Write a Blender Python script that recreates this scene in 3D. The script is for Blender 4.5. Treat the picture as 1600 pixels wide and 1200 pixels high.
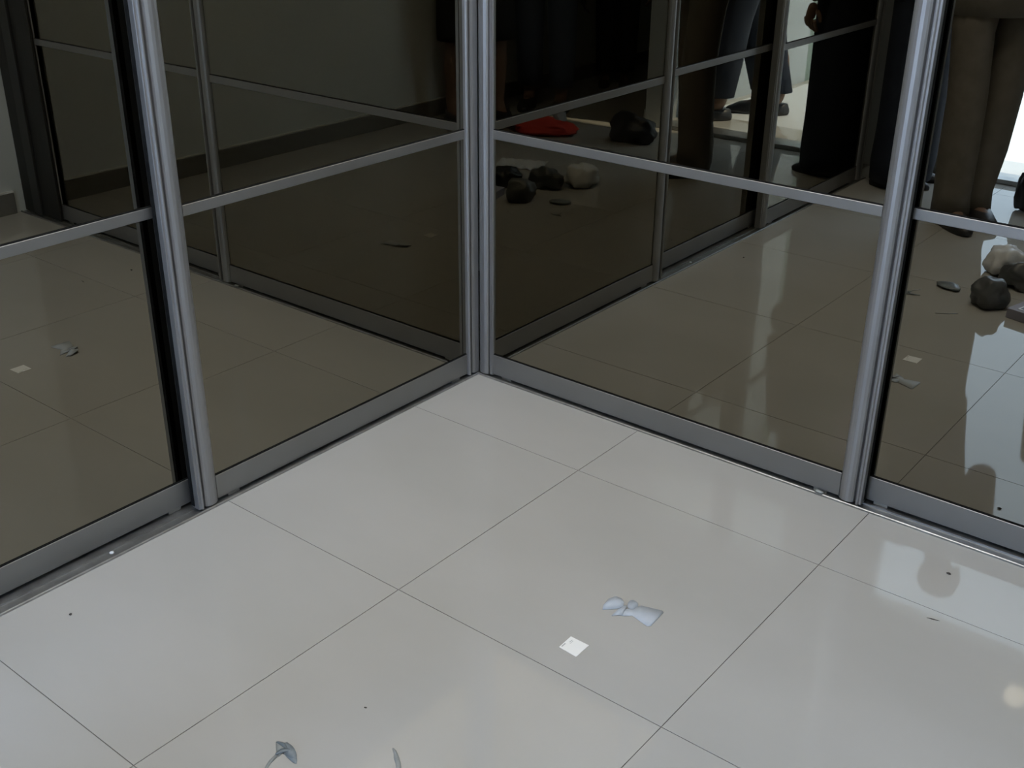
import bpy, bmesh, math, random
from mathutils import Vector, Matrix, noise

# ------------------------------------------------------------------ camera, light, exposure
S = bpy.context.scene
for o in list(bpy.data.objects):
    bpy.data.objects.remove(o)
C = S.collection
CAM = Vector((1.83012, -2.14672, 1.31897))
CF = Vector((-0.56136513, 0.70502529, -0.43336881))
CR = Vector((0.78010444, 0.62560721, 0.00725819))
CU = Vector((-0.27623586, 0.33399843, 0.90118744))
cd = bpy.data.cameras.new('camera')
cd.sensor_width = 36.0
cd.lens = 1765.6 / 1600 * 36.0
cd.clip_start = 0.01
cam = bpy.data.objects.new('camera', cd)
C.objects.link(cam)
cam.matrix_world = Matrix(((CR.x, CU.x, -CF.x, CAM.x), (CR.y, CU.y, -CF.y, CAM.y), (CR.z, CU.z, -CF.z, CAM.z), (0, 0, 0, 1)))
S.camera = cam
S.view_settings.view_transform = 'Standard'
S.view_settings.look = 'None'
S.view_settings.gamma = 1
S.view_settings.use_curve_mapping = False
S.view_settings.exposure = 0.0
W = bpy.data.worlds.new('sky')
S.world = W
W.use_nodes = True
bg = W.node_tree.nodes['Background']
bg.inputs[0].default_value = (0.48, 0.67, 1.0, 1)      # even blue daylight
bg.inputs[1].default_value = 8.8
sd = bpy.data.lights.new('sun', 'SUN')                  # high sun over the balcony, outside the room
sd.energy = 14.0
sd.angle = math.radians(1.0)
sd.color = (1.0, 0.99, 0.97)
sun = bpy.data.objects.new('sun', sd)
C.objects.link(sun)
sun.location = (-3.0, -5.0, 6.0)
sun.rotation_euler = Vector((0.45, 0.10, -0.88)).to_track_quat('-Z', 'Y').to_euler()
FILL_LIGHT = 8.2
WALL_LIGHT = 10.0

# ------------------------------------------------------------------ materials
def principled(name, col, rough=0.5, metal=0.0, ior=1.5, spec=0.5):
    m = bpy.data.materials.new(name)
    m.use_nodes = True
    b = m.node_tree.nodes['Principled BSDF']
    b.inputs['Base Color'].default_value = (*col, 1)
    b.inputs['Roughness'].default_value = rough
    b.inputs['Metallic'].default_value = metal
    b.inputs['IOR'].default_value = ior
    b.inputs['Specular IOR Level'].default_value = spec
    return m, m.node_tree, b

def noisy(name, c1, c2, scale=5.0, rough=0.5, metal=0.0, detail=3.0, bump=0.0, stretch=(1, 1, 1), spec=0.5, lo=0.35, hi=0.65):
    m, t, b = principled(name, c1, rough, metal, spec=spec)
    tc = t.nodes.new('ShaderNodeTexCoord')
    mp = t.nodes.new('ShaderNodeMapping')
    mp.inputs['Scale'].default_value = stretch
    n = t.nodes.new('ShaderNodeTexNoise')
    n.inputs['Scale'].default_value = scale
    n.inputs['Detail'].default_value = detail
    r = t.nodes.new('ShaderNodeValToRGB')
    r.color_ramp.elements[0].position = lo
    r.color_ramp.elements[1].position = hi
    r.color_ramp.elements[0].color = (*c1, 1)
    r.color_ramp.elements[1].color = (*c2, 1)
    t.links.new(tc.outputs['Object'], mp.inputs[0])
    t.links.new(mp.outputs[0], n.inputs['Vector'])
    t.links.new(n.outputs[0], r.inputs[0])
    t.links.new(r.outputs[0], b.inputs['Base Color'])
    if bump:
        bp = t.nodes.new('ShaderNodeBump')
        bp.inputs['Strength'].default_value = bump
        bp.inputs['Distance'].default_value = 0.002
        t.links.new(n.outputs[0], bp.inputs['Height'])
        t.links.new(bp.outputs[0], b.inputs['Normal'])
    return m

def emission(name, col, strength):
    m = bpy.data.materials.new(name)
    m.use_nodes = True
    t = m.node_tree
    t.nodes.clear()
    e = t.nodes.new('ShaderNodeEmission')
    e.inputs[0].default_value = (*col, 1)
    e.inputs[1].default_value = strength
    o = t.nodes.new('ShaderNodeOutputMaterial')
    t.links.new(e.outputs[0], o.inputs[0])
    return m

M = {}
M['tile'] = noisy('polished_porcelain', (0.445, 0.436, 0.408), (0.475, 0.464, 0.438), 1.6, 0.032, 0, 4, stretch=(1, 2.2, 1))
M['grout'] = noisy('grout', (0.12, 0.115, 0.10), (0.18, 0.17, 0.15), 30, 0.9)
M['mirror'] = principled('smoked_mirror', (0.245, 0.226, 0.180), 0.0, 1.0)[0]
M['alu'] = noisy('satin_aluminium', (0.32, 0.32, 0.32), (0.36, 0.36, 0.36), 4, 0.42, 0.7, stretch=(40, 40, 1))
M['alu_rail'] = noisy('satin_aluminium_rail', (0.245, 0.24, 0.232), (0.27, 0.265, 0.257), 4, 0.42, 0.6)
M['alu_track'] = noisy('worn_aluminium', (0.32, 0.32, 0.31), (0.42, 0.42, 0.41), 25, 0.38, 0.9)
M['dark_metal'] = noisy('dark_anodised_metal', (0.05, 0.05, 0.05), (0.065, 0.065, 0.065), 6, 0.4, 0.5)
M['black'] = noisy('black_rubber', (0.008, 0.008, 0.008), (0.014, 0.014, 0.014), 60, 0.9, spec=0.15)
M['panel'] = noisy('dark_board', (0.015, 0.014, 0.013), (0.024, 0.022, 0.02), 8, 0.6, stretch=(12, 12, 1))
M['wall'] = noisy('painted_wall', (0.66, 0.70, 0.70), (0.70, 0.74, 0.74), 3, 0.8)
M['wall_back'] = noisy('painted_wall_green', (0.22, 0.29, 0.26), (0.25, 0.32, 0.29), 3, 0.8)
M['partition'] = noisy('pale_blue_grey_paint', (0.46, 0.51, 0.54), (0.50, 0.55, 0.58), 3, 0.8)
M['ceil'] = noisy('ceiling_paint', (0.7, 0.7, 0.68), (0.74, 0.74, 0.72), 3, 0.9)
M['grout_white'] = noisy('pale_grout', (0.72, 0.72, 0.68), (0.78, 0.78, 0.74), 40, 0.8)
M['base'] = noisy('skirting_tile', (0.16, 0.155, 0.14), (0.2, 0.195, 0.18), 6, 0.35)
M['balcony'] = noisy('pale_balcony', (0.66, 0.70, 0.74), (0.72, 0.76, 0.80), 1.5, 0.7)
M['card'] = noisy('glint_white_card', (0.93, 0.93, 0.91), (0.95, 0.95, 0.93), 20, 0.45)  # the white stands in for the glint off a glossy card
M['ink'] = noisy('grey_ink', (0.42, 0.42, 0.42), (0.5, 0.5, 0.5), 60, 0.5)
M['backing'] = noisy('pale_blue_backing', (0.455, 0.50, 0.555), (0.50, 0.54, 0.60), 40, 0.5)
M['backing_shade'] = noisy('blue_backing_shaded', (0.38, 0.42, 0.47), (0.42, 0.46, 0.51), 40, 0.5)  # darker copy of the backing, shade inside the curl put into the colour
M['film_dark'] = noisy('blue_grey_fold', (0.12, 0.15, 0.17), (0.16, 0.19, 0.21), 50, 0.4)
M['film'] = noisy('grey_blue_film', (0.17, 0.20, 0.225), (0.25, 0.285, 0.31), 50, 0.3)
M['film_pale'] = noisy('pale_grey_film', (0.27, 0.295, 0.29), (0.33, 0.345, 0.34), 50, 0.3)
M['crumb'] = noisy('dark_crumb', (0.04, 0.035, 0.03), (0.08, 0.07, 0.06), 200, 0.8)
M['white_plastic'] = noisy('white_plastic', (0.75, 0.77, 0.8), (0.82, 0.83, 0.85), 12, 0.35)
M['grey_plastic'] = noisy('grey_plastic', (0.07, 0.075, 0.08), (0.12, 0.125, 0.13), 12, 0.4)
M['dark_plastic'] = noisy('dark_plastic', (0.016, 0.016, 0.018), (0.035, 0.035, 0.038), 12, 0.4)
M['lavender'] = noisy('lavender_card', (0.36, 0.36, 0.46), (0.4, 0.4, 0.5), 12, 0.6)
M['red'] = noisy('red_cloth', (0.50, 0.035, 0.02), (0.6, 0.05, 0.03), 10, 0.7)
M['brown'] = noisy('brown_cloth', (0.15, 0.132, 0.108), (0.185, 0.162, 0.135), 20, 0.85, bump=0.2)
M['navy'] = noisy('navy_cloth', (0.012, 0.018, 0.034), (0.02, 0.028, 0.046), 20, 0.85, bump=0.2)
M['denim'] = noisy('denim_cloth', (0.06, 0.085, 0.14), (0.09, 0.12, 0.19), 25, 0.85, bump=0.2)
M['blackcloth'] = noisy('black_cloth', (0.009, 0.009, 0.011), (0.016, 0.016, 0.018), 25, 0.85, bump=0.2)
M['purple'] = noisy('purple_cloth', (0.12, 0.09, 0.22), (0.16, 0.12, 0.28), 25, 0.85)
M['lilac'] = noisy('lilac_cloth', (0.42, 0.36, 0.56), (0.48, 0.42, 0.62), 25, 0.85)
M['greycloth'] = noisy('grey_cloth', (0.18, 0.18, 0.19), (0.23, 0.23, 0.24), 25, 0.85)
M['skin'] = noisy('skin_brown', (0.20, 0.125, 0.085), (0.24, 0.15, 0.105), 12, 0.55)
M['skin_light'] = noisy('skin_light', (0.55, 0.36, 0.27), (0.6, 0.4, 0.31), 12, 0.55)
M['hair'] = noisy('black_hair', (0.01, 0.008, 0.007), (0.02, 0.016, 0.014), 60, 0.5)
M['eye'] = principled('eye_white', (0.75, 0.74, 0.72), 0.2)[0]
M['lips'] = principled('lips', (0.3, 0.11, 0.09), 0.5)[0]
M['fill_glow'] = emission('fill_diffuser', (1.0, 0.985, 0.95), FILL_LIGHT)
M['lamp_bulb'] = emission('lamp_globe', (1.0, 0.95, 0.85), WALL_LIGHT)

# ------------------------------------------------------------------ helpers
def obj(name, bm, mat, parent=None, smooth=False, recalc=True):
    if recalc:
        bmesh.ops.recalc_face_normals(bm, faces=bm.faces)
    me = bpy.data.meshes.new(name)
    bm.to_mesh(me)
    bm.free()
    if smooth:
        for p in me.polygons:
            p.use_smooth = True
    me.materials.append(mat)
    o = bpy.data.objects.new(name, me)
    C.objects.link(o)
    if parent:
        o.parent = parent
    return o

def empty(name, loc, rz=0.0):
    o = bpy.data.objects.new(name, None)
    o.empty_display_size = 0.05
    C.objects.link(o)
    o.location = loc
    o.rotation_euler = (0, 0, rz)
    return o

def tag(o, label=None, cat=None, group=None, kind=None):
    if label: o['label'] = label
    if cat: o['category'] = cat
    if group: o['group'] = group
    if kind: o['kind'] = kind
    return o

def box(bm, a, b, bevel=0.0):
    x0, y0, z0 = a
    x1, y1, z1 = b
    v = [bm.verts.new(p) for p in ((x0, y0, z0), (x1, y0, z0), (x1, y1, z0), (x0, y1, z0), (x0, y0, z1), (x1, y0, z1), (x1, y1, z1), (x0, y1, z1))]
    f = [bm.faces.new([v[i] for i in q]) for q in ((0, 3, 2, 1), (4, 5, 6, 7), (0, 1, 5, 4), (1, 2, 6, 5), (2, 3, 7, 6), (3, 0, 4, 7))]
    if bevel:
        es = {e for q in f for e in q.edges}
        bmesh.ops.bevel(bm, geom=list(es), offset=bevel, segments=2, affect='EDGES', profile=0.5)

def prism(bm, ring0, ring1):
    a = [bm.verts.new(p) for p in ring0]
    b = [bm.verts.new(p) for p in ring1]
    n = len(a)
    for i in range(n):
        bm.faces.new((a[i], a[(i + 1) % n], b[(i + 1) % n], b[i]))
    bm.faces.new(a[::-1])
    bm.faces.new(b)

def loft(bm, rings, cap=True):
    vs = [[bm.verts.new(p) for p in r] for r in rings]
    n = len(vs[0])
    for k in range(len(vs) - 1):
        for i in range(n):
            bm.faces.new((vs[k][i], vs[k][(i + 1) % n], vs[k + 1][(i + 1) % n], vs[k + 1][i]))
    if cap:
        bm.faces.new(vs[0][::-1])
        bm.faces.new(vs[-1])

def ell(c, rx, ry, n=14, wob=0.0, seed=0.0):
    out = []
    for i in range(n):
        a = 2 * math.pi * i / n
        k = 1 + wob * math.sin(3 * a + seed) + wob * 0.6 * math.sin(5 * a + 2 * seed)
        out.append((c[0] + rx * k * math.cos(a), c[1] + ry * k * math.sin(a), c[2]))
    return out

# ------------------------------------------------------------------ setting: floor of polished tiles
T = 0.6
OX, OY = 0.5303, -0.2646
fl = empty('floor', (0, 0, 0))
tag(fl, kind='structure')
bm = bmesh.new()
box(bm, (-0.75, -2.952, -0.06), (2.40, 0.75, -0.0016))
box(bm, (1.168, -4.6, -0.06), (2.40, -2.952, -0.0016))
tag(obj('grout_bed', bm, M['grout'], fl))
J = 0.0008
XL, XH, YL, YH = -0.06, 2.25, -4.55, 0.06
i0, i1 = -1, 3
j0, j1 = -8, 1
for i in range(i0, i1):
    for j in range(j0, j1):
        a = max(XL, OX + i * T + J); b = min(XH, OX + (i + 1) * T - J)
        c = max(YL, OY + j * T + J); d = min(YH, OY + (j + 1) * T - J)
        if b - a < 0.01 or d - c < 0.01:
            continue
        if b < 1.21 and d < -2.83 - 0.02:
            continue
        bm = bmesh.new()
        w, h = (b - a) / 2, (d - c) / 2
        e = 0.0008
        prism(bm, [(-w, -h, -0.008), (w, -h, -0.008), (w, h, -0.008), (-w, h, -0.008)], [(-w, -h, -e), (w, -h, -e), (w, h, -e), (-w, h, -e)])
        top = [f for f in bm.faces if f.calc_center_median().z > -0.002][0]
        r = bmesh.ops.inset_region(bm, faces=[top], thickness=0.0006, depth=0.0)
        for v in top.verts:
            v.co.z = 0.0
        o = obj('floor_tile', bm, M['tile'], fl)
        o.location = ((a + b) / 2, (c + d) / 2, 0.0)

# ------------------------------------------------------------------ setting: walls, ceiling, opening, balcony
HC = 2.70
def struct(name, boxes, mat, bevel=0.0):
    bm = bmesh.new()
    for a, b in boxes:
        box(bm, a, b, bevel)
    return tag(obj(name, bm, mat), kind='structure')
struct('wall_left', [((-0.75, -2.95, 0), (-0.62, 0.75, HC))], M['wall'])
struct('wall_right', [((-0.62, 0.62, 0), (2.25, 0.75, HC))], M['wall'])
struct('wall_side', [((2.25, -4.6, 0), (2.40, 0.75, HC))], M['wall'])
struct('wall_back', [((-0.62, -2.95, 0), (0.225, -2.83, HC))], M['wall'])
struct('wall_lintel', [((0.225, -2.95, 2.36), (1.17, -2.83, HC))], M['wall'])
struct('wall_partition', [((1.17, -4.48, 0), (1.27, -2.83, HC))], M['partition'])
struct('wall_corridor', [((1.17, -4.60, 0), (2.25, -4.48, HC))], M['wall_back'])
struct('ceiling', [((-0.75, -2.95, HC), (2.40, 0.75, HC + 0.1)), ((1.17, -4.6, HC), (2.40, -2.95, HC + 0.1))], M['ceil'])
struct('trim_1', [((0.0, 0.012, 2.315), (2.25, 0.10, HC))], M['panel'])
struct('trim_2', [((-0.10, -2.60, 2.315), (-0.012, 0.0, HC))], M['panel'])
# skirting boards
struct('trim_5', [((2.2385, -4.45, 0.0825), (2.25, -0.03, 0.0885))], M['grout_white'])      # pale grout line on the skirting
def skirt(name, x0, x1, y0, y1, inner):
    struct(name, [((x0, y0, 0), (x1, y1, 0.082))], M['base'], 0.002)
skirt('baseboard_side', 2.238, 2.25, -4.45, -0.03, 0)
skirt('baseboard_back', 0.0, 0.22, -2.83, -2.818, 0)
skirt('baseboard_corridor', 1.27, 1.282, -4.45, -2.83, 0)
# threshold and jambs of the balcony opening
bm = bmesh.new()
box(bm, (0.225, -2.95, 0.0), (1.17, -2.83, 0.022), 0.004)
box(bm, (0.225, -2.95, 0.022), (0.25, -2.86, 2.36), 0.003)
box(bm, (1.135, -2.95, 0.022), (1.17, -2.86, 2.36), 0.003)
box(bm, (0.25, -2.95, 2.33), (1.135, -2.86, 2.36), 0.003)
tag(obj('trim_3', bm, M['alu_track']), kind='structure')
struct('terrace', [((-9.0, -16.0, -0.10), (1.165, -2.955, -0.004)), ((1.165, -16.0, -0.10), (9.0, -4.605, -0.004))], M['balcony'])   # sunlit terrace outside
struct('trim_4', [((-9.0, -16.2, -0.10), (9.0, -16.0, 0.9))], M['balcony'], 0.01)           # low wall at its far edge

# unseen ceiling panel, added as even fill light for the room
cl = empty('fill_light_panel', (0.66, -1.05, HC))
tag(cl, 'unseen square panel in thin white frame, added overhead for even fill', 'fill light')
bm = bmesh.new()
for a, b in (((-0.64, -0.64, -0.03), (0.64, -0.61, 0)), ((-0.64, 0.61, -0.03), (0.64, 0.64, 0)), ((-0.64, -0.61, -0.03), (-0.61, 0.61, 0)), ((0.61, -0.61, -0.03), (0.64, 0.61, 0))):
    box(bm, a, b)
obj('frame', bm, M['white_plastic'], cl)
bm = bmesh.new()
box(bm, (-0.61, -0.61, -0.022), (0.61, 0.61, -0.012))
obj('diffuser', bm, M['fill_glow'], cl)
wl = empty('wall_lamp', (1.06, -2.83, 2.47))
tag(wl, 'small globe wall lamp above the balcony opening', 'wall lamp')
bm = bmesh.new()
box(bm, (-0.05, 0.0, -0.05), (0.05, 0.025, 0.05), 0.006)
obj('mount', bm, M['white_plastic'], wl)
bm = bmesh.new()
bmesh.ops.create_uvsphere(bm, u_segments=20, v_segments=12, radius=0.05)
bmesh.ops.translate(bm, verts=bm.verts, vec=(0, 0.07, 0))
obj('globe', bm, M['lamp_bulb'], wl, True)

# ------------------------------------------------------------------ wardrobes with sliding mirror doors
def RIGHT(u, d, z): return (u, -d, z)
def LEFT(u, d, z): return (d, -u, z)
ZK, ZB, ZT, ZTOP = 0.0671, 0.6522, 0.6748, 2.30
def ubox(bm, f, u0, u1, d0, d1, z0, z1, bevel=0.0):
    p, q = f(u0, d0, z0), f(u1, d1, z1)
    box(bm, [min(p[i], q[i]) for i in range(3)], [max(p[i], q[i]) for i in range(3)], bevel)
HANDLE = [(0.000, -0.018), (0.000, -0.003), (0.002, 0.001), (0.006, 0.0050), (0.012, 0.0080), (0.019, 0.0092), (0.026, 0.0085), (0.032, 0.0062),
          (0.0355, 0.0030), (0.0370, -0.002), (0.0372, -0.006), (0.0410, -0.006), (0.0415, 0.001), (0.0425, 0.0065), (0.0445, 0.0085), (0.0470, 0.0085),
          (0.0485, 0.0070), (0.0490, 0.0050), (0.0500, 0.0045), (0.0535, 0.0045), (0.0540, 0.0035), (0.0540, -0.018)]
RIDGED = [(0.000, -0.018), (0.000, 0.004), (0.001, 0.0075), (0.003, 0.009), (0.0055, 0.009), (0.0070, 0.007), (0.0075, -0.004), (0.0165, -0.005),
          (0.0170, 0.003), (0.0190, 0.0062), (0.0240, 0.0080), (0.0320, 0.0085), (0.0395, 0.0085), (0.0395, -0.018)]
CORNER = [(0.000, -0.018), (0.000, 0.001), (0.001, 0.003), (0.0100, 0.003), (0.0105, -0.003), (0.0135, -0.003), (0.0140, 0.004), (0.0170, 0.0075), (0.0240, 0.0095),
          (0.0320, 0.0095), (0.0380, 0.0080), (0.0415, 0.0055), (0.0445, 0.0030), (0.0445, -0.018)]
PLAIN = [(0.0, -0.018), (0.0, -0.002), (0.002, 0.0), (0.043, 0.0), (0.045, -0.002), (0.045, -0.018)]
def stile(f, prof, um, direc, d0, z0, z1, parent, width=None):
    # um: mirror side; direc +1 when the outer end lies at larger u
    k = 1.0 if width is None else width / prof[-1][0]
    bm = bmesh.new()
    r0 = [f(um + direc * s * k, d + d0, z0) for s, d in prof]
    r1 = [f(um + direc * s * k, d + d0, z1) for s, d in prof]
    prism(bm, r0, r1)
    return obj('stile', bm, M['alu'], parent)
def hrail(name, f, u0, u1, d0, z0, z1, parent, depth=0.014):
    c = 0.0012
    prof = [(-depth, z0), (-c, z0), (0, z0 + c), (0, z1 - c), (-c, z1), (-depth, z1)]
    bm = bmesh.new()
    prism(bm, [f(u0, d + d0, z) for d, z in prof], [f(u1, d + d0, z) for d, z in prof])
    return obj(name, bm, M['alu_rail'], parent)
def door(f, ua, ub, d0, la, lb, label, origin):
    """la / lb: (profile, width) of the stile at the corner-side end and at the far end"""
    g = lambda u, d, z: tuple(Vector(f(u, d, z)) - Vector(origin))
    r = empty('sliding_door', origin)
    tag(r, label, 'sliding door')
    wa, wb = la[1], lb[1]
    stile(g, la[0], ua + wa, -1, d0, 0.0075, ZTOP, r, wa)
    stile(g, lb[0], ub - wb, 1, d0, 0.0075, ZTOP, r, wb)
    a, b = ua + wa, ub - wb
    hrail('bottom_rail', g, a, b, d0, 0.0092, ZK, r)
    hrail('middle_rail', g, a, b, d0, ZB, ZT, r)
    hrail('top_rail', g, a, b, d0, ZTOP - 0.05, ZTOP, r)
    for z0, z1 in ((ZK, ZB), (ZT, ZTOP - 0.05)):
        bm = bmesh.new()
        ubox(bm, g, a, b, d0 - 0.0085, d0 - 0.0035, z0, z1)
        obj('mirror_pane', bm, M['mirror'], r)
    for z in (ZK, ZT):
        bm = bmesh.new()
        ubox(bm, g, a, b, d0 - 0.0035, d0 - 0.0008, z, z + 0.0022)
        obj('gasket', bm, M['black'], r)
    for u in (a + 0.028, b - 0.060):
        bm = bmesh.new()
        ubox(bm, g, u, u + 0.032, d0 - 0.012, d0 - 0.0015, 0.0024, 0.0092, 0.0008)
        obj('roller', bm, M['alu_track'], r)
    # black brush at the back of the far stile closing the gap between the doors
    bm = bmesh.new()
    ubox(bm, g, ub + 0.0001, ub + 0.0012, d0 - 0.0205, d0 - 0.0100, 0.012, ZTOP)  # strip blackens the stile end, painting in the shade of the gap
    ubox(bm, g, ub - 0.010, ub + 0.0001, d0 - 0.0205, d0 - 0.0181, 0.012, ZTOP)
    obj('brush_gap_shade', bm, M['black'], r)
    return r
door(RIGHT, 0.0108, 1.1065, 0.0, (CORNER, 0.0452), (HANDLE, 0.054),
     'smoked mirror sliding door on the right wall, meeting the corner', (0.0105, 0, 0))
door(RIGHT, 1.050, 2.030, -0.026, (PLAIN, 0.045), (PLAIN, 0.030),
     'recessed smoked mirror door cut by the right edge of the photo', (1.05, 0.026, 0))
door(LEFT, 0.0050, 0.9365, 0.0, (RIDGED, 0.0395), (HANDLE, 0.054),
     'smoked mirror sliding door on the left wall, meeting the corner', (0, -0.0065, 0))
door(LEFT, 0.880, 1.720, -0.036, (PLAIN, 0.045), (PLAIN, 0.045),
     'recessed smoked mirror door at the left edge of the photo behind a black gap', (-0.036, -0.88, 0))
door(LEFT, 1.630, 2.565, 0.0, (HANDLE, 0.054), (HANDLE, 0.054),
     'front mirror door at the far end of the left wardrobe nearest the balcony opening', (0, -1.63, 0))
def track(f, u0, u1, dback, label, origin, dx):
    g = lambda u, d, z: tuple(Vector(f(u, d, z)) - Vector(origin))
    r = empty('floor_track', origin)
    tag(r, label, 'floor track')
    e = 0.0002
    prof = [(0.0125, e), (0.0125, 0.0040), (0.0110, 0.0055), (0.0085, 0.0055), (0.0072, 0.0040), (0.0070, 0.0016), (-0.0140, 0.0016), (-0.0145, 0.0048), (-0.0170, 0.0048),
            (-0.0175, 0.0016), (dback - 0.016, 0.0016), (dback - 0.0165, 0.0050), (dback - 0.019, 0.0050), (dback - 0.019, e)]
    bm = bmesh.new()
    prism(bm, [g(u0, d, z) for d, z in prof], [g(u1, d, z) for d, z in prof])
    obj('rail_channel', bm, M['alu_track'], r)
    return r, g
track(RIGHT, 0.0, 2.245, -0.026, 'aluminium floor track under the mirror doors along the right wall', (0, 0, 0), 0)
tl, g = track(LEFT, 0.013, 2.60, -0.036, 'aluminium floor track with a screw under the mirror doors along the left wall', (0, 0, 0), 0)
bm = bmesh.new()
c = g(1.146, -0.008, 0)
loft(bm, [ell((c[0], c[1], 0.0017), 0.0048, 0.0048), ell((c[0], c[1], 0.0035), 0.0046, 0.0046), ell((c[0], c[1], 0.0046), 0.003, 0.003)])
tag(obj('screw', bm, M['white_plastic'], tl, True), 'pale round screw head')
# carcasses behind the doors
def carcass(f, u0, u1, db, label, origin):
    g = lambda u, d, z: tuple(Vector(f(u, d, z)) - Vector(origin))
    r = empty('wardrobe_carcass', origin)
    tag(r, label, 'wardrobe')
    for nm, q in (('side_panel', (u1 - 0.018, u1, -0.60, db, 0.001, 2.31)), ('back_panel', (u0, u1 - 0.018, -0.61, -0.60, 0.001, 2.31)),
                  ('top_panel', (u0, u1 - 0.018, -0.60, db, 2.31, 2.314)), ('bottom_panel', (u0, u1 - 0.018, -0.60, db, 0.001, 0.010))):
        bm = bmesh.new()
        ubox(bm, g, *q)
        obj(nm, bm, M['panel'], r)
    return r, g
carcass(LEFT, 0.10, 2.60, -0.062, 'dark board carcass hidden behind the mirror doors of the left wall', (0, -0.10, 0))
rc, g = carcass(RIGHT, 0.0, 2.235, -0.062, 'dark board carcass hidden behind the mirror doors of the right wall', (0, 0, 0))
bm = bmesh.new()
ubox(bm, g, 2.034, 2.245, -0.055, -0.010, 0.006, 2.31)
ubox(bm, g, 1.995, 2.034, -0.0165, -0.010, 0.006, 2.31)
obj('filler_panel', bm, M['panel'], rc)
bm = bmesh.new()
ubox(bm, g, 2.110, 2.165, -0.010, 0.000, 0.006, 2.31, 0.002)
obj('cover_strip', bm, M['dark_metal'], rc)

# ------------------------------------------------------------------ litter on the tiles in view
def sheet(bm, pts, th=0.0006):
    """thin solid from a closed outline of (x, y, z) points"""
    top = [bm.verts.new(p) for p in pts]
    bot = [bm.verts.new((p[0], p[1], max(0.0002, p[2] - th))) for p in pts]
    n = len(pts)
    bm.faces.new(top)
    bm.faces.new(bot[::-1])
    for i in range(n):
        bm.faces.new((top[i], bot[i], bot[(i + 1) % n], top[(i + 1) % n]))
def strip(bm, path, th=0.0006):
    """thin solid ribbon: path = list of (left xyz, right xyz)"""
    rings = []
    for l, r in path:
        m = [(l[k] + r[k]) / 2 for k in range(3)]
        m[2] += 0.0004
        rings.append([l, m, r, (r[0], r[1], max(0.0002, r[2] - th)), (m[0], m[1], max(0.0002, m[2] - th)), (l[0], l[1], max(0.0002, l[2] - th))])
    loft(bm, rings)
sc = empty('square_card', (0.897, -0.789, 0))
tag(sc, 'small square card, its bright glint painted white, with faint grey marks lying on a floor tile', 'card')
bm = bmesh.new()
sheet(bm, [(-0.0195, -0.0185, 0.0012), (0.0205, -0.0210, 0.0012), (0.0197, 0.0199, 0.0012), (-0.0207, 0.0201, 0.0012)], 0.0009)
obj('card_face', bm, M['card'], sc)
for x, y, w, h in ((-0.0165, -0.0085, 0.0022, 0.011), (-0.0125, 0.009, 0.0012, 0.008), (-0.0095, 0.007, 0.0008, 0.010)):
    bm = bmesh.new()
    box(bm, (x - w / 2, y - h / 2, 0.0012), (x + w / 2, y + h / 2, 0.00128))
    obj('printed_mark', bm, M['ink'], sc)

pb = empty('paper_backing', (0.92, -0.635, 0))
tag(pb, 'twisted pale blue sticker backing lying flat beyond the white square card', 'paper scrap')
def L(p): return (p[0] - 0.92, p[1] + 0.635, p[2])
# half-round flap, propped up at its back
bm = bmesh.new()
front = [(0.8755, -0.6655, 0.0010), (0.8830, -0.6590, 0.0012), (0.8905, -0.6520, 0.0014), (0.8975, -0.6440, 0.0020), (0.9035, -0.6370, 0.0030)]
back = [(0.8700, -0.6540, 0.0030), (0.8700, -0.6370, 0.0075), (0.8770, -0.6235, 0.0090), (0.8885, -0.6205, 0.0075), (0.8985, -0.6260, 0.0050)]
midl = [tuple((a[k] + b[k]) / 2 + (0.0030 if k == 2 else 0) for k in range(3)) for a, b in zip(front, back)]
loft(bm, [[L(front[i]), L(midl[i]), L(back[i]), L((back[i][0], back[i][1], max(0.0004, back[i][2] - 0.0007))), L((midl[i][0], midl[i][1], midl[i][2] - 0.0007)), L((front[i][0], front[i][1], front[i][2] - 0.0006))] for i in range(5)])
obj('half_round_flap', bm, M['backing'], pb, True)
bm = bmesh.new()
strip(bm, [(L((0.8995, -0.6415, 0.0030)), L((0.8990, -0.6700, 0.0008))), (L((0.9035, -0.6330, 0.0045)), L((0.9075, -0.6620, 0.0012))),
           (L((0.9070, -0.6290, 0.0050)), L((0.9150, -0.6580, 0.0022)))])
obj('small_flap', bm, M['backing'], pb, True)
# curl and long straight tail
bm = bmesh.new()
strip(bm, [(L((0.8960, -0.6225, 0.0060)), L((0.9075, -0.6580, 0.0020))), (L((0.9020, -0.6340, 0.0024)), L((0.9170, -0.6570, 0.0012))),
           (L((0.9090, -0.6370, 0.0016)), L((0.9240, -0.6520, 0.0012))), (L((0.9190, -0.6280, 0.0020)), L((0.9290, -0.6450, 0.0012))),
           (L((0.9270, -0.6110, 0.0030)), L((0.9400, -0.6480, 0.0014))), (L((0.9500, -0.6030, 0.0024)), L((0.9560, -0.6520, 0.0012))),
           (L((0.9655, -0.5965, 0.0014)), L((0.9690, -0.6545, 0.0010))), (L((0.9705, -0.6000, 0.0012)), L((0.9735, -0.6500, 0.0009)))])
obj('tail', bm, M['backing'], pb, True)
bm = bmesh.new()
rings = []
a0, b0 = Vector((0.9090, -0.6300, 0)), Vector((0.9180, -0.6080, 0))
for k in range(9):
    t = k / 8
    c = a0.lerp(b0, t)
    w = 0.0015 + 0.0080 * math.sin(math.pi * t) ** 0.6
    z = 0.0018 + 0.0034 * math.sin(math.pi * t) ** 0.7
    rings.append((L((c.x - w, c.y + w * 0.8, z)), L((c.x + w, c.y - w * 0.8, 0.0016 + 0.1 * z))))
strip(bm, rings)
obj('curl', bm, M['backing_shade'], pb, True)

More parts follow.
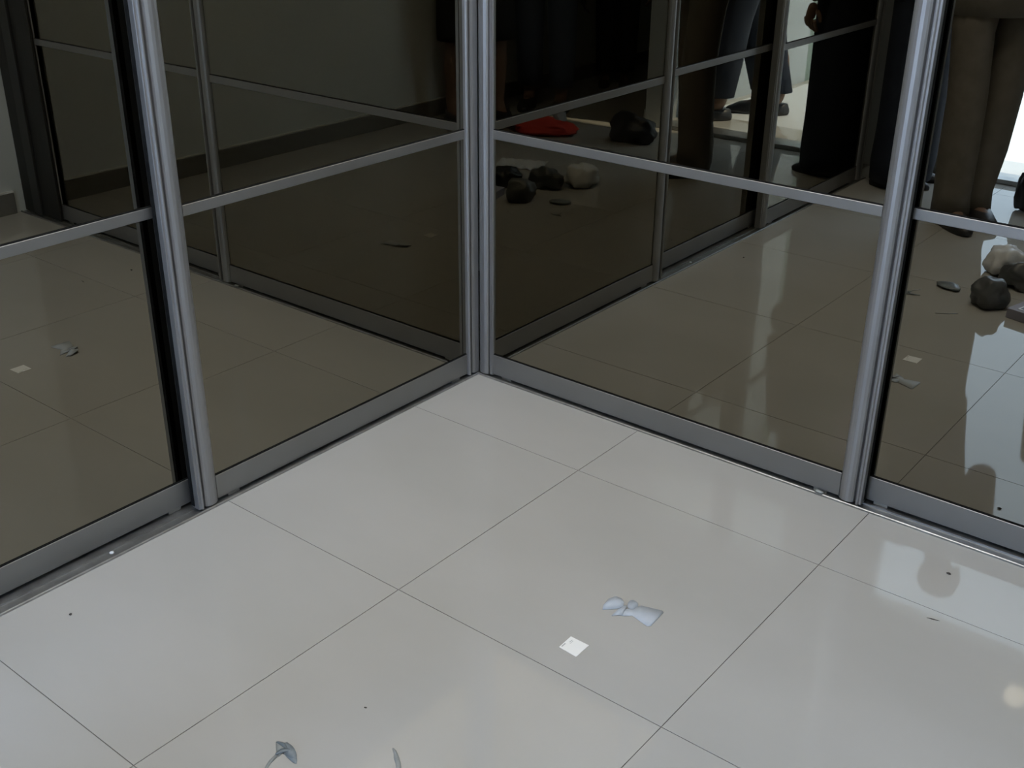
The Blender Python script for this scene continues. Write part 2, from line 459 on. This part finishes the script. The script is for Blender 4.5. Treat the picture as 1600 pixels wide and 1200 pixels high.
# leaf-shaped scrap of cling film with a stalk, and the grey strip near it, at the bottom edge of the picture
fs = empty('film_scrap', (0.700, -1.300, 0))
tag(fs, 'grey blue film scrap with folded leaf shapes and a thin stalk at the bottom edge', 'plastic scrap')
def leaf(name, a, b, w, z, mat, th=0.0006, bow=0.003):
    a, b = Vector((*a, 0)), Vector((*b, 0))
    ax = b - a
    sd = Vector((-ax.y, ax.x, 0)).normalized()
    path = []
    for k in range(9):
        t = k / 8
        ww = w * math.sin(math.pi * min(1, max(0.06, t))) ** 0.7 + 0.0008
        c = a + ax * t + sd * bow * math.sin(math.pi * t)
        path.append((tuple(c + sd * ww + Vector((0, 0, z + 0.002 * math.sin(math.pi * t)))), tuple(c - sd * ww + Vector((0, 0, z)))))
    bm = bmesh.new()
    strip(bm, path, th)
    return obj(name, bm, mat, fs, True)
FX = lambda x, y: (x - 0.700, y + 1.300)
leaf('leaf', FX(0.6790, -1.2815), FX(0.7190, -1.2945), 0.0072, 0.0022, M['film'], bow=-0.002)
leaf('leaf', FX(0.6935, -1.2965), FX(0.7265, -1.3005), 0.0050, 0.0010, M['film'])
leaf('leaf', FX(0.6665, -1.2885), FX(0.6930, -1.3075), 0.0052, 0.0012, M['film_pale'])
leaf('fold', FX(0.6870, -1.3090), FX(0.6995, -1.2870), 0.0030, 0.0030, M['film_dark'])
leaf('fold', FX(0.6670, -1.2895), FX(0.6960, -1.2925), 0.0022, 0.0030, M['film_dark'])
bm = bmesh.new()
strip(bm, [((*FX(0.6858, -1.3060), 0.002), (*FX(0.6918, -1.3095), 0.001)), ((*FX(0.6885, -1.3235), 0.0018), (*FX(0.6945, -1.3250), 0.001)),
           ((*FX(0.6930, -1.3340), 0.0016), (*FX(0.6992, -1.3360), 0.001)), ((*FX(0.7020, -1.3490), 0.0014), (*FX(0.7085, -1.3510), 0.001))])
obj('stalk', bm, M['film_pale'], fs, True)
fr = empty('film_strip', (0.848, -1.195, 0))
tag(fr, 'short bent grey film strip at the bottom edge, right of the leaf-shaped film scrap', 'plastic scrap')
bm = bmesh.new()
strip(bm, [((-0.028, 0.016, 0.0010), (-0.026, 0.013, 0.0008)), ((-0.018, 0.014, 0.0022), (-0.018, 0.008, 0.0009)), ((-0.006, 0.007, 0.0024), (-0.010, 0.000, 0.0010)),
           ((0.006, -0.001, 0.0018), (0.001, -0.007, 0.0010)), ((0.020, -0.014, 0.0014), (0.014, -0.019, 0.0010)), ((0.030, -0.024, 0.0012), (0.025, -0.028, 0.0010))])
obj('strip', bm, M['film_pale'], fr, True)

def crumb(label, x, y, r, mat, sq=0.6, seed=0, rx=1.0, rz=0.0, z0=0.0, name='crumb', cat='crumb'):
    bm = bmesh.new()
    bmesh.ops.create_icosphere(bm, subdivisions=2, radius=1.0)
    for v in bm.verts:
        k = 1 + 0.35 * noise.noise(v.co * 1.7 + Vector((seed, 0, 0)))
        v.co = Vector((v.co.x * r * rx * k, v.co.y * r * k, (v.co.z * k) * r * sq))
    zm = min(v.co.z for v in bm.verts)
    for v in bm.verts:
        v.co.z -= zm
    o = obj(name, bm, mat, None, True)
    o.location = (x, y, z0)
    o.rotation_euler = (0, 0, rz)
    return tag(o, label, cat)
crumb('tiny black crumb on the tile below the left floor track', 0.1088, -1.3125, 0.0028, M['crumb'], seed=1)
crumb('tiny dark crumb on the tile near the right floor track', 1.3462, -0.1292, 0.0030, M['crumb'], seed=2, rx=1.5)
crumb('tiny dark speck on the bare tile above the film strip', 0.7191, -1.1409, 0.0013, M['crumb'], seed=3, rx=2.2, rz=0.5)
crumb('hair-thin grey splinter lying along the joint near the right track', 1.3757, -0.2945, 0.0011, M['crumb'], seed=4, rx=10, rz=0.22, name='splinter', cat='splinter')
crumb('pale chip of plastic stuck under the right corner door beside its handle stile', 1.0117, -0.0105, 0.0052, M['film_pale'], seed=5, rx=2.0, name='plastic_chip', cat='plastic chip', z0=0.0058)

# ------------------------------------------------------------------ things behind the camera, seen only in the mirrors
def crumple(name, label, cat, x, y, sx, sy, sz, mat, seed, amp=0.35, rz=0.0, sub=4, child=None):
    bm = bmesh.new()
    bmesh.ops.create_icosphere(bm, subdivisions=sub, radius=1.0)
    for v in bm.verts:
        n = v.co.normalized()
        k = 1 + amp * noise.noise(n * 1.6 + Vector((seed, 3.1, 0))) + amp * 0.5 * abs(noise.noise(n * 4.0 + Vector((0, seed, 0))))
        v.co = Vector((n.x * sx * k, n.y * sy * k, max(-0.55, n.z) * sz * k))
    zm = min(v.co.z for v in bm.verts)
    for v in bm.verts:
        v.co.z -= zm
    o = obj(name, bm, mat, None, True)
    o.location = (x, y, 0.0004)
    o.rotation_euler = (0, 0, rz)
    return tag(o, label, cat)
crumple('plastic_bag', 'crumpled white plastic bag on the floor in the pile of wrapping', 'plastic bag', 0.865, -1.70, 0.06, 0.075, 0.055, M['white_plastic'], 1.0)
crumple('plastic_bag', 'crumpled grey plastic bag leaning against the white bag', 'plastic bag', 0.965, -1.585, 0.075, 0.05, 0.05, M['grey_plastic'], 2.0)
crumple('plastic_bag', 'black crumpled plastic bag lying apart from the wrapping pile', 'plastic bag', 1.12, -1.50, 0.06, 0.07, 0.045, M['dark_plastic'], 3.0)
crumple('plastic_bag', 'small black bag standing upright behind the brown trousers by the balcony opening', 'plastic bag', 0.715, -2.50, 0.06, 0.06, 0.11, M['dark_plastic'], 4.0, 0.22)
crumple('plastic_bag', 'low black bag behind the red cloth', 'plastic bag', 1.13, -2.50, 0.11, 0.08, 0.08, M['dark_plastic'], 5.0)
crumple('cloth', 'crumpled red cloth spread flat on the floor', 'cloth', 1.60, -2.38, 0.17, 0.12, 0.04, M['red'], 6.0)
crumple('ball_of_film', 'pale blue ball of crumpled film on the red cloth edge', 'plastic ball', 1.645, -2.60, 0.035, 0.035, 0.045, M['backing'], 7.0, 0.15)
crumple('tool_pouch', 'dark grey wedge-shaped tool pouch beside a lavender carton', 'tool pouch', 0.925, -1.36, 0.055, 0.065, 0.055, M['grey_plastic'], 8.0, 0.25)
crumb('small grey scrap of wrapping on the floor near the tool pouch', 0.775, -1.43, 0.03, M['film'], 0.25, 9, 1.5, 0.4, name='wrapping_scrap', cat='plastic scrap')
ct = empty('carton', (1.085, -1.315, 0), 0.25)
tag(ct, 'flat lavender carton with a white framed dark window on its lid', 'carton')
bm = bmesh.new(); box(bm, (-0.075, -0.05, 0.0004), (0.075, 0.05, 0.032), 0.002); obj('carton_body', bm, M['lavender'], ct)
bm = bmesh.new(); box(bm, (-0.05, -0.012, 0.032), (-0.008, 0.032, 0.0328)); obj('window_frame', bm, M['white_plastic'], ct)
bm = bmesh.new(); box(bm, (-0.044, -0.006, 0.0328), (-0.014, 0.026, 0.0334)); obj('window', bm, M['dark_plastic'], ct)
bp = empty('paper_sheet', (1.27, -1.80, 0), 0.4)
tag(bp, 'creased white paper sheet lying behind the black plastic bag', 'paper')
bm = bmesh.new()
strip(bm, [((-0.11 + 0.022 * k, 0.08, 0.002 + 0.006 * (k % 2)), (-0.11 + 0.022 * k, -0.08, 0.002 + 0.004 * ((k + 1) % 2))) for k in range(11)])
obj('sheet', bm, M['white_plastic'], bp)

# ------------------------------------------------------------------ people (only their reflections are in view)
def skinmesh(name, verts, edges, radii, roots, mat, parent, sub=1):
    me = bpy.data.meshes.new(name)
    me.from_pydata(verts, edges, [])
    o = bpy.data.objects.new(name, me)
    C.objects.link(o)
    o.parent = parent
    sm = o.modifiers.new('skin', 'SKIN')
    sm.use_smooth_shade = True
    for i, r in enumerate(radii):
        sv = me.skin_vertices[0].data[i]
        sv.radius = r if isinstance(r, tuple) else (r, r)
        sv.use_root = i in roots
    ss = o.modifiers.new('subdivision', 'SUBSURF')
    ss.levels = sub
    ss.render_levels = sub
    me.materials.append(mat)
    return o
def hand(parent, wrist, dirv, side, skin, palm_n, curl=0.35, s=1.0):
    """palm and five curled fingers, in the person's own coordinates"""
    w = Vector(wrist); d = Vector(dirv).normalized(); n = Vector(palm_n).normalized()
    a = d.cross(n).normalized() * side      # towards the thumb
    V, E, R = [], [], []
    def chain(pts, rad):
        b = len(V)
        for i, p in enumerate(pts):
            V.append(tuple(p)); R.append(rad[i])
            if i: E.append((b + i - 1, b + i))
        return b
    roots = [chain([w, w + d * 0.035 * s, w + d * 0.085 * s], [(0.024 * s, 0.018 * s), (0.034 * s, 0.014 * s), (0.036 * s, 0.012 * s)])]
    for k, (off, ln) in enumerate(((0.027, 0.070), (0.009, 0.080), (-0.009, 0.074), (-0.026, 0.058))):
        p = w + d * 0.075 * s + a * off * s
        pts = [p]; ang = 0.15
        for seg in (0.42, 0.33, 0.25):
            ang += curl
            p = p + (d * math.cos(ang) + n * math.sin(ang)) * ln * seg * s * 1.25
            pts.append(p)
        roots.append(chain(pts, [0.0095 * s, 0.009 * s, 0.008 * s, 0.0065 * s]))
    p = w + d * 0.03 * s + a * 0.022 * s
    t = (d * 0.7 + a * 0.6 + n * 0.3).normalized()
    roots.append(chain([p, p + t * 0.035 * s, p + (t + d * 0.4).normalized() * 0.065 * s], [0.013 * s, 0.0105 * s, 0.008 * s]))
    return skinmesh('hand', V, E, R, roots, skin, parent)
def person(label, loc, head, h=1.68, skin='skin', feet=((0.0, 0.11), (0.0, -0.11)), lower='trousers', low_mat='brown', leg_r=(0.095, 0.075), hem=0.04,
           top_mat='greycloth', arms=None, lean=(0.0, 0.0), hair_long=False, name='person', cuff=None, shoes='dark_plastic', sleeve=0.92, group=None):
    s = h / 1.70
    r = empty(name, loc, head)
    tag(r, label, 'person')
    lx, ly = lean
    P = lambda x, y, z: (x * s, y * s, z * s)
    LZ = lambda x, y, z: P(x + lx * max(0, z - 0.9), y + ly * max(0, z - 0.9), z)
    arms = arms or [((-0.01, 0.235, 1.12), (0.05, 0.25, 0.87)), ((-0.01, -0.235, 1.12), (0.05, -0.25, 0.87))]
    V = [P(0, 0, 0.95), LZ(0, 0, 1.12), LZ(0, 0, 1.30), LZ(-0.005, 0, 1.43), LZ(0.0, 0, 1.485), LZ(0.015, 0, 1.535), LZ(0.02, 0, 1.60), LZ(0.015, 0, 1.655)]
    R = [(0.135, 0.105), (0.125, 0.095), (0.145, 0.10), (0.075, 0.065), 0.052, 0.062, 0.083, 0.062]
    E = [(i, i + 1) for i in range(7)]
    for k, sd in enumerate((1, -1)):
        el, wr = arms[k]
        b = len(V)
        V += [LZ(0, sd * 0.165, 1.39), LZ(*el), LZ(*wr)]
        R += [0.056, 0.042, 0.028]
        E += [(2, b), (b, b + 1), (b + 1, b + 2)]
        fx, fy = feet[k]
        b = len(V)
        kx, ky = fx * 0.5 + 0.03, sd * 0.09 * 0.5 + fy * 0.5
        V += [P(0, sd * 0.085, 0.86), P(kx, ky, 0.49), P(fx - 0.012, fy, 0.28), P(fx - 0.02, fy, 0.085), P(fx + 0.05, fy, 0.036), P(fx + 0.14, fy + sd * 0.012, 0.026)]
        R += [0.085, 0.058, 0.050, 0.036, 0.034, 0.024]
        E += [(0, b), (b, b + 1), (b + 1, b + 2), (b + 2, b + 3), (b + 3, b + 4), (b + 4, b + 5)]
    b = len(V)
    V += [LZ(0.085, 0, 1.585), LZ(0.118, 0, 1.572)]      # nose
    R += [0.020, 0.011]
    E += [(6, b), (b, b + 1)]
    V2 = V
    skinmesh('body', V2, E, [tuple(q * s for q in x) if isinstance(x, tuple) else x * s for x in R], {0}, M[skin], r, 2)
    for sd in (1, -1):
        for nm, c, rad, mt in (('eye', LZ(0.092, sd * 0.032, 1.605), (0.011, 0.014, 0.008), 'eye'), ('ear', LZ(0.012, sd * 0.082, 1.590), (0.02, 0.009, 0.032), skin)):
            bm = bmesh.new()
            bmesh.ops.create_uvsphere(bm, u_segments=10, v_segments=8, radius=1.0)
            for v in bm.verts:
                v.co = Vector((c[0] + v.co.x * rad[0] * s, c[1] + v.co.y * rad[1] * s, c[2] + v.co.z * rad[2] * s))
            obj(nm, bm, M[mt], r, True)
    bm = bmesh.new()
    bmesh.ops.create_uvsphere(bm, u_segments=12, v_segments=8, radius=1.0)
    c = LZ(0.088, 0, 1.535)
    for v in bm.verts:
        v.co = Vector((c[0] + v.co.x * 0.012 * s, c[1] + v.co.y * 0.026 * s, c[2] + v.co.z * 0.008 * s))
    obj('mouth', bm, M['lips'], r, True)
    bm = bmesh.new()
    bmesh.ops.create_uvsphere(bm, u_segments=18, v_segments=12, radius=1.0)
    c = LZ(-0.002, 0, 1.625)
    for v in bm.verts:
        z = v.co.z
        if z < -0.2 and not hair_long: z = -0.2 + (z + 0.2) * 0.4
        if hair_long and z < 0: z *= 2.6
        x = v.co.x if v.co.x < 0.45 or z > 0.35 else 0.45
        v.co = Vector((c[0] + x * 0.098 * s, c[1] + v.co.y * 0.092 * s, c[2] + z * 0.088 * s))
    obj('hair', bm, M['hair'], r, True)
    for k, sd in enumerate((1, -1)):
        el, wr = arms[k]
        w = Vector(LZ(*wr)); e = Vector(LZ(*el))
        hand(r, w, w - e, sd, M[skin], (-0.15, -sd, 0) if abs((w - e).normalized().z) > 0.6 else (0, -sd * 0.7, -0.7), 0.35, s)
    # shirt: torso and sleeves
    bm = bmesh.new()
    top = [(0.86, 0.185, 0.135), (0.98, 0.180, 0.135), (1.12, 0.165, 0.125), (1.28, 0.185, 0.130), (1.38, 0.190, 0.115), (1.435, 0.130, 0.085), (1.465, 0.068, 0.065)]
    loft(bm, [ell(LZ(0, 0, z), b * s, a * s, 18, 0.012, z * 9) for z, a, b in top])
    shirt = obj('shirt', bm, M[top_mat], r, True)
    bm = bmesh.new()
    for k, sd in enumerate((1, -1)):
        el, wr = arms[k]
        pts = [Vector(LZ(0, sd * 0.13, 1.41)), Vector(LZ(0, sd * 0.19, 1.37)), Vector(LZ(*el))]
        we = Vector(LZ(*el)).lerp(Vector(LZ(*wr)), sleeve)
        pts += [pts[2].lerp(we, 0.5), we]
        rr = [0.06, 0.075, 0.060, 0.055, 0.045]
        rings = []
        for i, p in enumerate(pts):
            t = (pts[min(i + 1, 4)] - pts[max(i - 1, 0)]).normalized()
            ux = t.cross(Vector((1, 0, 0.01))).normalized(); uy = t.cross(ux)
            rings.append([tuple(p + ux * rr[i] * s * math.cos(q * math.pi / 6) + uy * rr[i] * s * math.sin(q * math.pi / 6)) for q in range(12)])
        loft(bm, rings)
    obj('sleeves', bm, M[cuff or top_mat], r, True)
    bm = bmesh.new()
    if lower == 'robe':
        loft(bm, [ell(P(0.01, 0, z), b * s, a * s, 24, 0.03 if z < 0.7 else 0.01, z * 5) for z, a, b in
                  ((hem, 0.170, 0.130), (0.12, 0.180, 0.135), (0.30, 0.175, 0.135), (0.60, 0.178, 0.138), (0.90, 0.190, 0.137), (1.10, 0.175, 0.130))])
        obj('robe', bm, M[low_mat], r, True)
    else:
        loft(bm, [ell(P(0, 0, z), b * s, a * s, 18) for z, a, b in ((0.78, 0.175, 0.125), (0.86, 0.185, 0.135), (0.98, 0.172, 0.128), (1.02, 0.165, 0.122))])
        for k, sd in enumerate((1, -1)):
            fx, fy = feet[k]
            kx, ky = fx * 0.5 + 0.02, sd * 0.045 + fy * 0.5
            path = [(P(0, sd * 0.085, 0.88), 0.098), (P(kx * 0.4, sd * 0.085 * 0.6 + ky * 0.4, 0.72), leg_r[0]), (P(kx, ky, 0.49), (leg_r[0] + leg_r[1]) / 2),
                    (P((kx + fx) / 2 - 0.005, (ky + fy) / 2, 0.28), leg_r[1] + 0.004), (P(fx - 0.01, fy, 0.12), leg_r[1]), (P(fx - 0.005, fy, 0.03), leg_r[1] * 1.05)]
            path = [q for q in path if q[0][2] / s > hem - 0.001]
            if hem > 0.1:
                path.append((P(kx * 0.9, ky, hem), leg_r[1]))
            loft(bm, [ell(c, rad * s * 1.05, rad * s, 16, 0.025, c[2] * 11 + k) for c, rad in path])
        obj('shorts' if hem > 0.3 else 'trousers', bm, M[low_mat], r, True)
    for k, sd in enumerate((1, -1)):
        fx, fy = feet[k]
        bm = bmesh.new()
        c = P(fx + 0.055, fy + sd * 0.006, 0)
        loft(bm, [ell((c[0], c[1], 0.0005), 0.135 * s, 0.048 * s, 18), ell((c[0], c[1], 0.014 * s), 0.138 * s, 0.050 * s, 18), ell((c[0] - 0.004, c[1], 0.028 * s), 0.132 * s, 0.046 * s, 18),
                  ell((c[0] - 0.03 * s, c[1], 0.055 * s), 0.095 * s, 0.040 * s, 18)])
        obj('shoe', bm, M[shoes], r, True)
    return r
R90 = math.pi / 2
person('standing person in wide brown trousers beside the pile of wrapping', (0.54, -2.20, 0), R90 - 0.75, 1.68, feet=((0.03, 0.056), (-0.02, -0.056)), low_mat='brown',
       leg_r=(0.074, 0.069), hem=0.03, top_mat='purple', lean=(0.17, -0.21), arms=[((0.03, 0.23, 1.13), (0.24, 0.10, 1.12)), ((0.03, -0.23, 1.13), (0.24, -0.06, 1.15))])
person('person in long dark navy robe with lilac cuffs beyond the left wardrobe', (0.15, -2.60, 0), -0.03, 1.50, skin='skin_light', lower='robe', low_mat='navy',
       top_mat='navy', cuff='lilac', hair_long=True, arms=[((0.03, 0.235, 1.12), (0.085, 0.215, 0.83)), ((0.05, -0.21, 1.12), (0.12, -0.16, 0.84))], hem=0.03, sleeve=0.9, feet=((-0.025, 0.075), (-0.025, -0.075)))
person('person in dark navy trousers stepping onto the bright balcony', (0.93, -3.36, 0), 0.6, 1.72, low_mat='navy', feet=((0.14, 0.10), (-0.12, -0.10)), leg_r=(0.095, 0.075), top_mat='blackcloth')
person('person in blue denim trousers behind the photographer', (1.93, -2.85, 0), R90 + 0.5, 1.70, low_mat='denim', feet=((0.03, 0.09), (-0.02, -0.09)), leg_r=(0.088, 0.068), top_mat='blackcloth')
person('small person in black clothes at the far end of the corridor', (1.99, -3.62, 0), R90 + 0.5, 1.20, low_mat='blackcloth', feet=((0.0, 0.08), (0.0, -0.08)), leg_r=(0.1, 0.085), top_mat='blackcloth', sleeve=0.3,
       arms=[((0.05, 0.24, 1.08), (0.10, 0.27, 0.80)), ((0.06, -0.24, 1.06), (0.12, -0.27, 0.74))])
# the photographer, holding the phone that took the picture
ph = person('photographer in black shorts and dark shirt holding up a phone', (2.035, -2.385, 0), 2.55, 1.66, low_mat='blackcloth', hem=0.42, leg_r=(0.105, 0.10), top_mat='blackcloth', sleeve=0.15,
            feet=((0.03, 0.12), (0.03, -0.13)), shoes='dark_plastic', lean=(-0.10, 0.05),
            arms=[((0.08, 0.22, 1.10), (0.25, 0.02, 1.22)), ((0.10, -0.20, 1.10), (0.25, -0.14, 1.22))])
pc = bpy.data.objects.new('phone', None)
C.objects.link(pc)
pc.matrix_world = Matrix(((CR.x, CU.x, -CF.x, CAM.x - CF.x * -0.016), (CR.y, CU.y, -CF.y, CAM.y + CF.y * -0.016 * -1), (CR.z, CU.z, -CF.z, CAM.z), (0, 0, 0, 1)))
pc.location = CAM - CF * 0.018
tag(pc, 'black slab phone held level in both hands by the photographer', 'phone')
bm = bmesh.new(); box(bm, (-0.075, -0.037, -0.004), (0.075, 0.037, 0.004), 0.003); obj('phone_body', bm, M['dark_plastic'], pc)
bm = bmesh.new(); box(bm, (-0.068, -0.033, 0.004), (0.068, 0.033, 0.0044)); obj('screen', bm, M['black'], pc)
